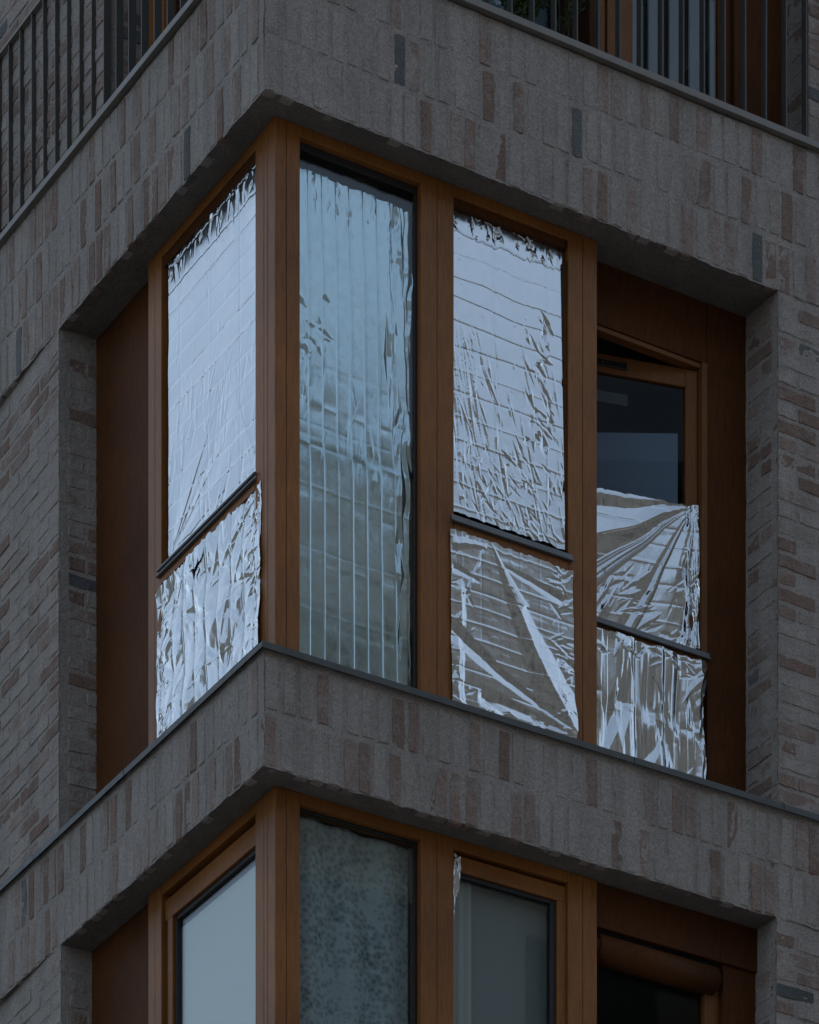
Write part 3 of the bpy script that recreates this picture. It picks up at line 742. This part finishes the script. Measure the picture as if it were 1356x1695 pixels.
# ------------------------------------------------------------------ blinds and curtains in the lower storey
def cloth_mat(name, c0, c1, sc):
    m = mat(name, c0, .95, spec=.1); t = NT(m); p = t.pos((1, 1, 1)); vo = t.n('ShaderNodeTexVoronoi'); vo.inputs['Scale'].default_value = sc * 1.7
    t.l(p, vo.inputs['Vector']); n = t.noise(p, sc * .8, 4, .6)
    f = t.math('MULTIPLY', t.math('ADD', vo.outputs['Distance'], n), .7)
    f = t.math('ADD', f, t.math('SUBTRACT', t.math('MULTIPLY', t.noise(t.pos((1.5, 1.5, 1)), 3.2, 2, .5), 1.0), .5))
    t.l(t.ramp(f, [(.2, c0), (.85, c1)]), t.b.inputs['Base Color']); return m
def sheet(name, axis, a, b, d, z0, z1, m, wav=0, lam=.1, seed=3, th=.003):
    nu, nv = 80, 60; uu, vv = np.meshgrid(np.linspace(a, b, nu), np.linspace(z0, z1, nv), indexing='ij')
    H = wav * np.sin(uu / lam * 2 * math.pi + 2 * vnoise(uu / .3, vv / .8, seed)) + wav * 1.5 * vnoise(uu / .2, vv / .5, seed + 1)
    P = np.stack([uu, d + H, vv], -1) if axis == 'x' else np.stack([d + H, uu, vv], -1)
    I = np.arange(nu * nv).reshape(nu, nv); q = np.stack([I[:-1, :-1], I[1:, :-1], I[1:, 1:], I[:-1, 1:]], -1).reshape(-1, 4)
    me = bpy.data.meshes.new(name); me.from_pydata(P.reshape(-1, 3).tolist(), [], q.tolist())
    for p in me.polygons: p.use_smooth = True
    o = link(name, me, m); md = o.modifiers.new('thick', 'SOLIDIFY'); md.thickness = th; return o
tag(sheet('lace_curtain', 'x', .24, .915, .215, 8.75, 11.19, cloth_mat('grey_green_lace', (.10, .125, .13), (.42, .46, .46), 24), .014, .22), 'mottled grey green lace curtain behind the lower pane beside the corner post', 'curtain')
tag(sheet('roller_blind', 'x', 1.24, 1.70, .235, 8.75, 11.10, mat('grey_green_blind', (.22, .235, .235), .8)), 'plain dark grey green roller blind in the lower sash right of the lace curtain', 'blind')
tag(sheet('side_curtain', 'x', 1.09, 1.255, .215, 8.75, 11.12, mat('pale_grey_green_cloth', (.40, .41, .39), .9), .003, .05), 'narrow paler cloth strip beside the dark roller blind of the lower sash', 'curtain')
tag(sheet('roller_blind', 'y', .30, 1.20, .20, 8.75, 11.02, mat('off_white_blind', (.78, .755, .72), .8)), 'pale off-white roller blind behind the lower pane of the left side', 'blind')
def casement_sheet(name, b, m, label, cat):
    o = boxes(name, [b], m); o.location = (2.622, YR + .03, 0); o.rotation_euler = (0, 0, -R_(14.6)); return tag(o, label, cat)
casement_sheet('window_screen', (-.72, -.092, .030, .036, 12.72, 13.66), mat('dull_blue_film', (.34, .43, .54), .7), 'dull blue sheet standing behind the lower part of the open casement glass', 'screen')  # plain blue sheet that colours the lower part of the pane
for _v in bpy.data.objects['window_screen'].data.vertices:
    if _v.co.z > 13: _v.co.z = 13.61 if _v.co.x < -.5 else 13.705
casement_sheet('paper_strip', (-.66, -.36, .0185, .0195, 13.79, 13.845), mat('grey_paper', (.16, .17, .165), .8), 'faint grey patch standing for a reflection near the top of the dark casement pane', 'paper')  # grey slip on the pane, painted in for a reflected patch
# upper storey room curtain
tag(sheet('room_blind', 'x', .5, 1.95, .62, 15.2, 17.35, mat('blue_grey_cloth', (.25, .30, .36), .9), .01, .2), 'blue grey cloth blind behind the balcony plants', 'blind')

# ------------------------------------------------------------------ balcony plants
leafm = [mat('leaf_green', (.07, .13, .035), .5), mat('leaf_dark', (.035, .075, .025), .5)]
def plant(x, y, w, hgt, n, label, sparse=False, seed=1):
    r = random.Random(seed)
    e = empty('potted_plant', (x, y, 15.11), label, 'plant')
    bm = bmesh.new(); bmesh.ops.create_cone(bm, cap_ends=True, segments=20, radius1=.06, radius2=.075, depth=.10, matrix=Matrix.Translation((0, 0, .05)))
    me = bpy.data.meshes.new('pot'); bm.to_mesh(me); bm.free(); link('pot', me, M['bar'], e)
    bs = bmesh.new(); bl = bmesh.new()
    for k in range(n):
        a = r.uniform(0, 2 * math.pi); l = r.uniform(.35, 1) * hgt; p = Vector((r.uniform(-.03, .03), r.uniform(-.03, .03), .08))
        d = Vector((math.cos(a) * w, math.sin(a) * w * .45, l)); steps = 9; prev = p; side = Vector((-d.y, d.x, 0)).normalized() * .0022
        for s in range(steps):
            t = (s + 1) / steps
            q = p + Vector((d.x * t ** 1.4, d.y * t ** 1.4, d.z * math.sin(t * 1.5) / math.sin(1.5))) + Vector((r.uniform(-.01, .01), r.uniform(-.01, .01), 0))
            for sd2 in (side, Vector((0, 0, .0022))):
                vs = [bs.verts.new(prev - sd2), bs.verts.new(prev + sd2), bs.verts.new(q + sd2 * .7), bs.verts.new(q - sd2 * .7)]; bs.faces.new(vs)
            if not sparse or s > 3:
                for _ in range(3 if sparse else 9):
                    c = prev.lerp(q, r.random()); dirn = Vector((r.uniform(-1, 1), r.uniform(-1, 1), r.uniform(-.2, 1))).normalized()
                    ln = r.uniform(.015, .032) if not sparse else r.uniform(.02, .05); sw = dirn.cross(Vector((r.random(), r.random(), r.random()))).normalized() * ln * (.24 if not sparse else .1)
                    v4 = [bl.verts.new(c), bl.verts.new(c + dirn * ln * .5 + sw), bl.verts.new(c + dirn * ln), bl.verts.new(c + dirn * ln * .5 - sw)]
                    f = bl.faces.new(v4); f.material_index = r.randrange(2)
            prev = q
    me = bpy.data.meshes.new('stem'); bs.to_mesh(me); bs.free(); link('stem', me, leafm[1], e)
    me = bpy.data.meshes.new('foliage'); bl.to_mesh(me); bl.free(); me.materials.append(leafm[0]); me.materials.append(leafm[1]); link('foliage', me, None, e)
plant(1.56, .24, .20, .80, 110, 'dense leafy green potted plant behind the balcony railing', False, 3)
plant(1.80, .26, .20, .75, 16, 'sparse thin-stemmed potted plant between the leafy plant and the wooden post', True, 5)

# ------------------------------------------------------------------ buildings across the street, mirrored in the foil
opm = mat('beige_render', (.23, .205, .185), .9)
def opposite(x0, x1, y, h, label, seed):
    e = empty('street_building', ((x0 + x1) / 2, y - 5, 0), label, 'building')
    ox, oy = (x0 + x1) / 2, y - 5
    o = boxes('facade_wall', [(x0 - ox, x1 - ox, y - 10 - oy, y - oy, 0, h)], opm, e)
    boxes('roof', [(x0 - ox - .1, x1 - ox + .1, y - 10.1 - oy, y + .12 - oy, h + .002, h + .3)], M['flashing'], e)
    me = None
    n = int((x1 - x0) / 3.2)
    for fl in range(1, int(h / 3.1)):
        for k in range(n):
            cx = x0 + 1.6 + k * 3.2 - ox; cz = fl * 3.1 + 1.5
            if me is None:
                w = boxes('window', [(-.95, .95, 0, .02, -.95, .95)], M['interior_dark'], e); me = w.data; w.location = (cx, y - oy, cz)
            else:
                w = bpy.data.objects.new('window', me); C.objects.link(w); w.parent = e; w.location = (cx, y - oy, cz)
opposite(10, 48, -24, 29.0, 'tall beige rendered building across the street, mirrored in the low foils', 1)
opposite(-26, 9.5, -24, 27.2, 'lower beige rendered building across the street beside the taller one', 2)

def side_building():  # block added out of view to darken left foil reflections and cut sky light
    e = empty('street_building', (-34, 58, 0), 'added unseen grey block that darkens reflections in the left foils', 'building')
    boxes('facade_wall', [(-8, 8, -50, 50, 0, 28)], mat('grey_render', (.2, .19, .18), .9), e)
    boxes('roof', [(-8.2, 8.2, -50.2, 50.2, 28.002, 28.3)], M['flashing'], e)
side_building()
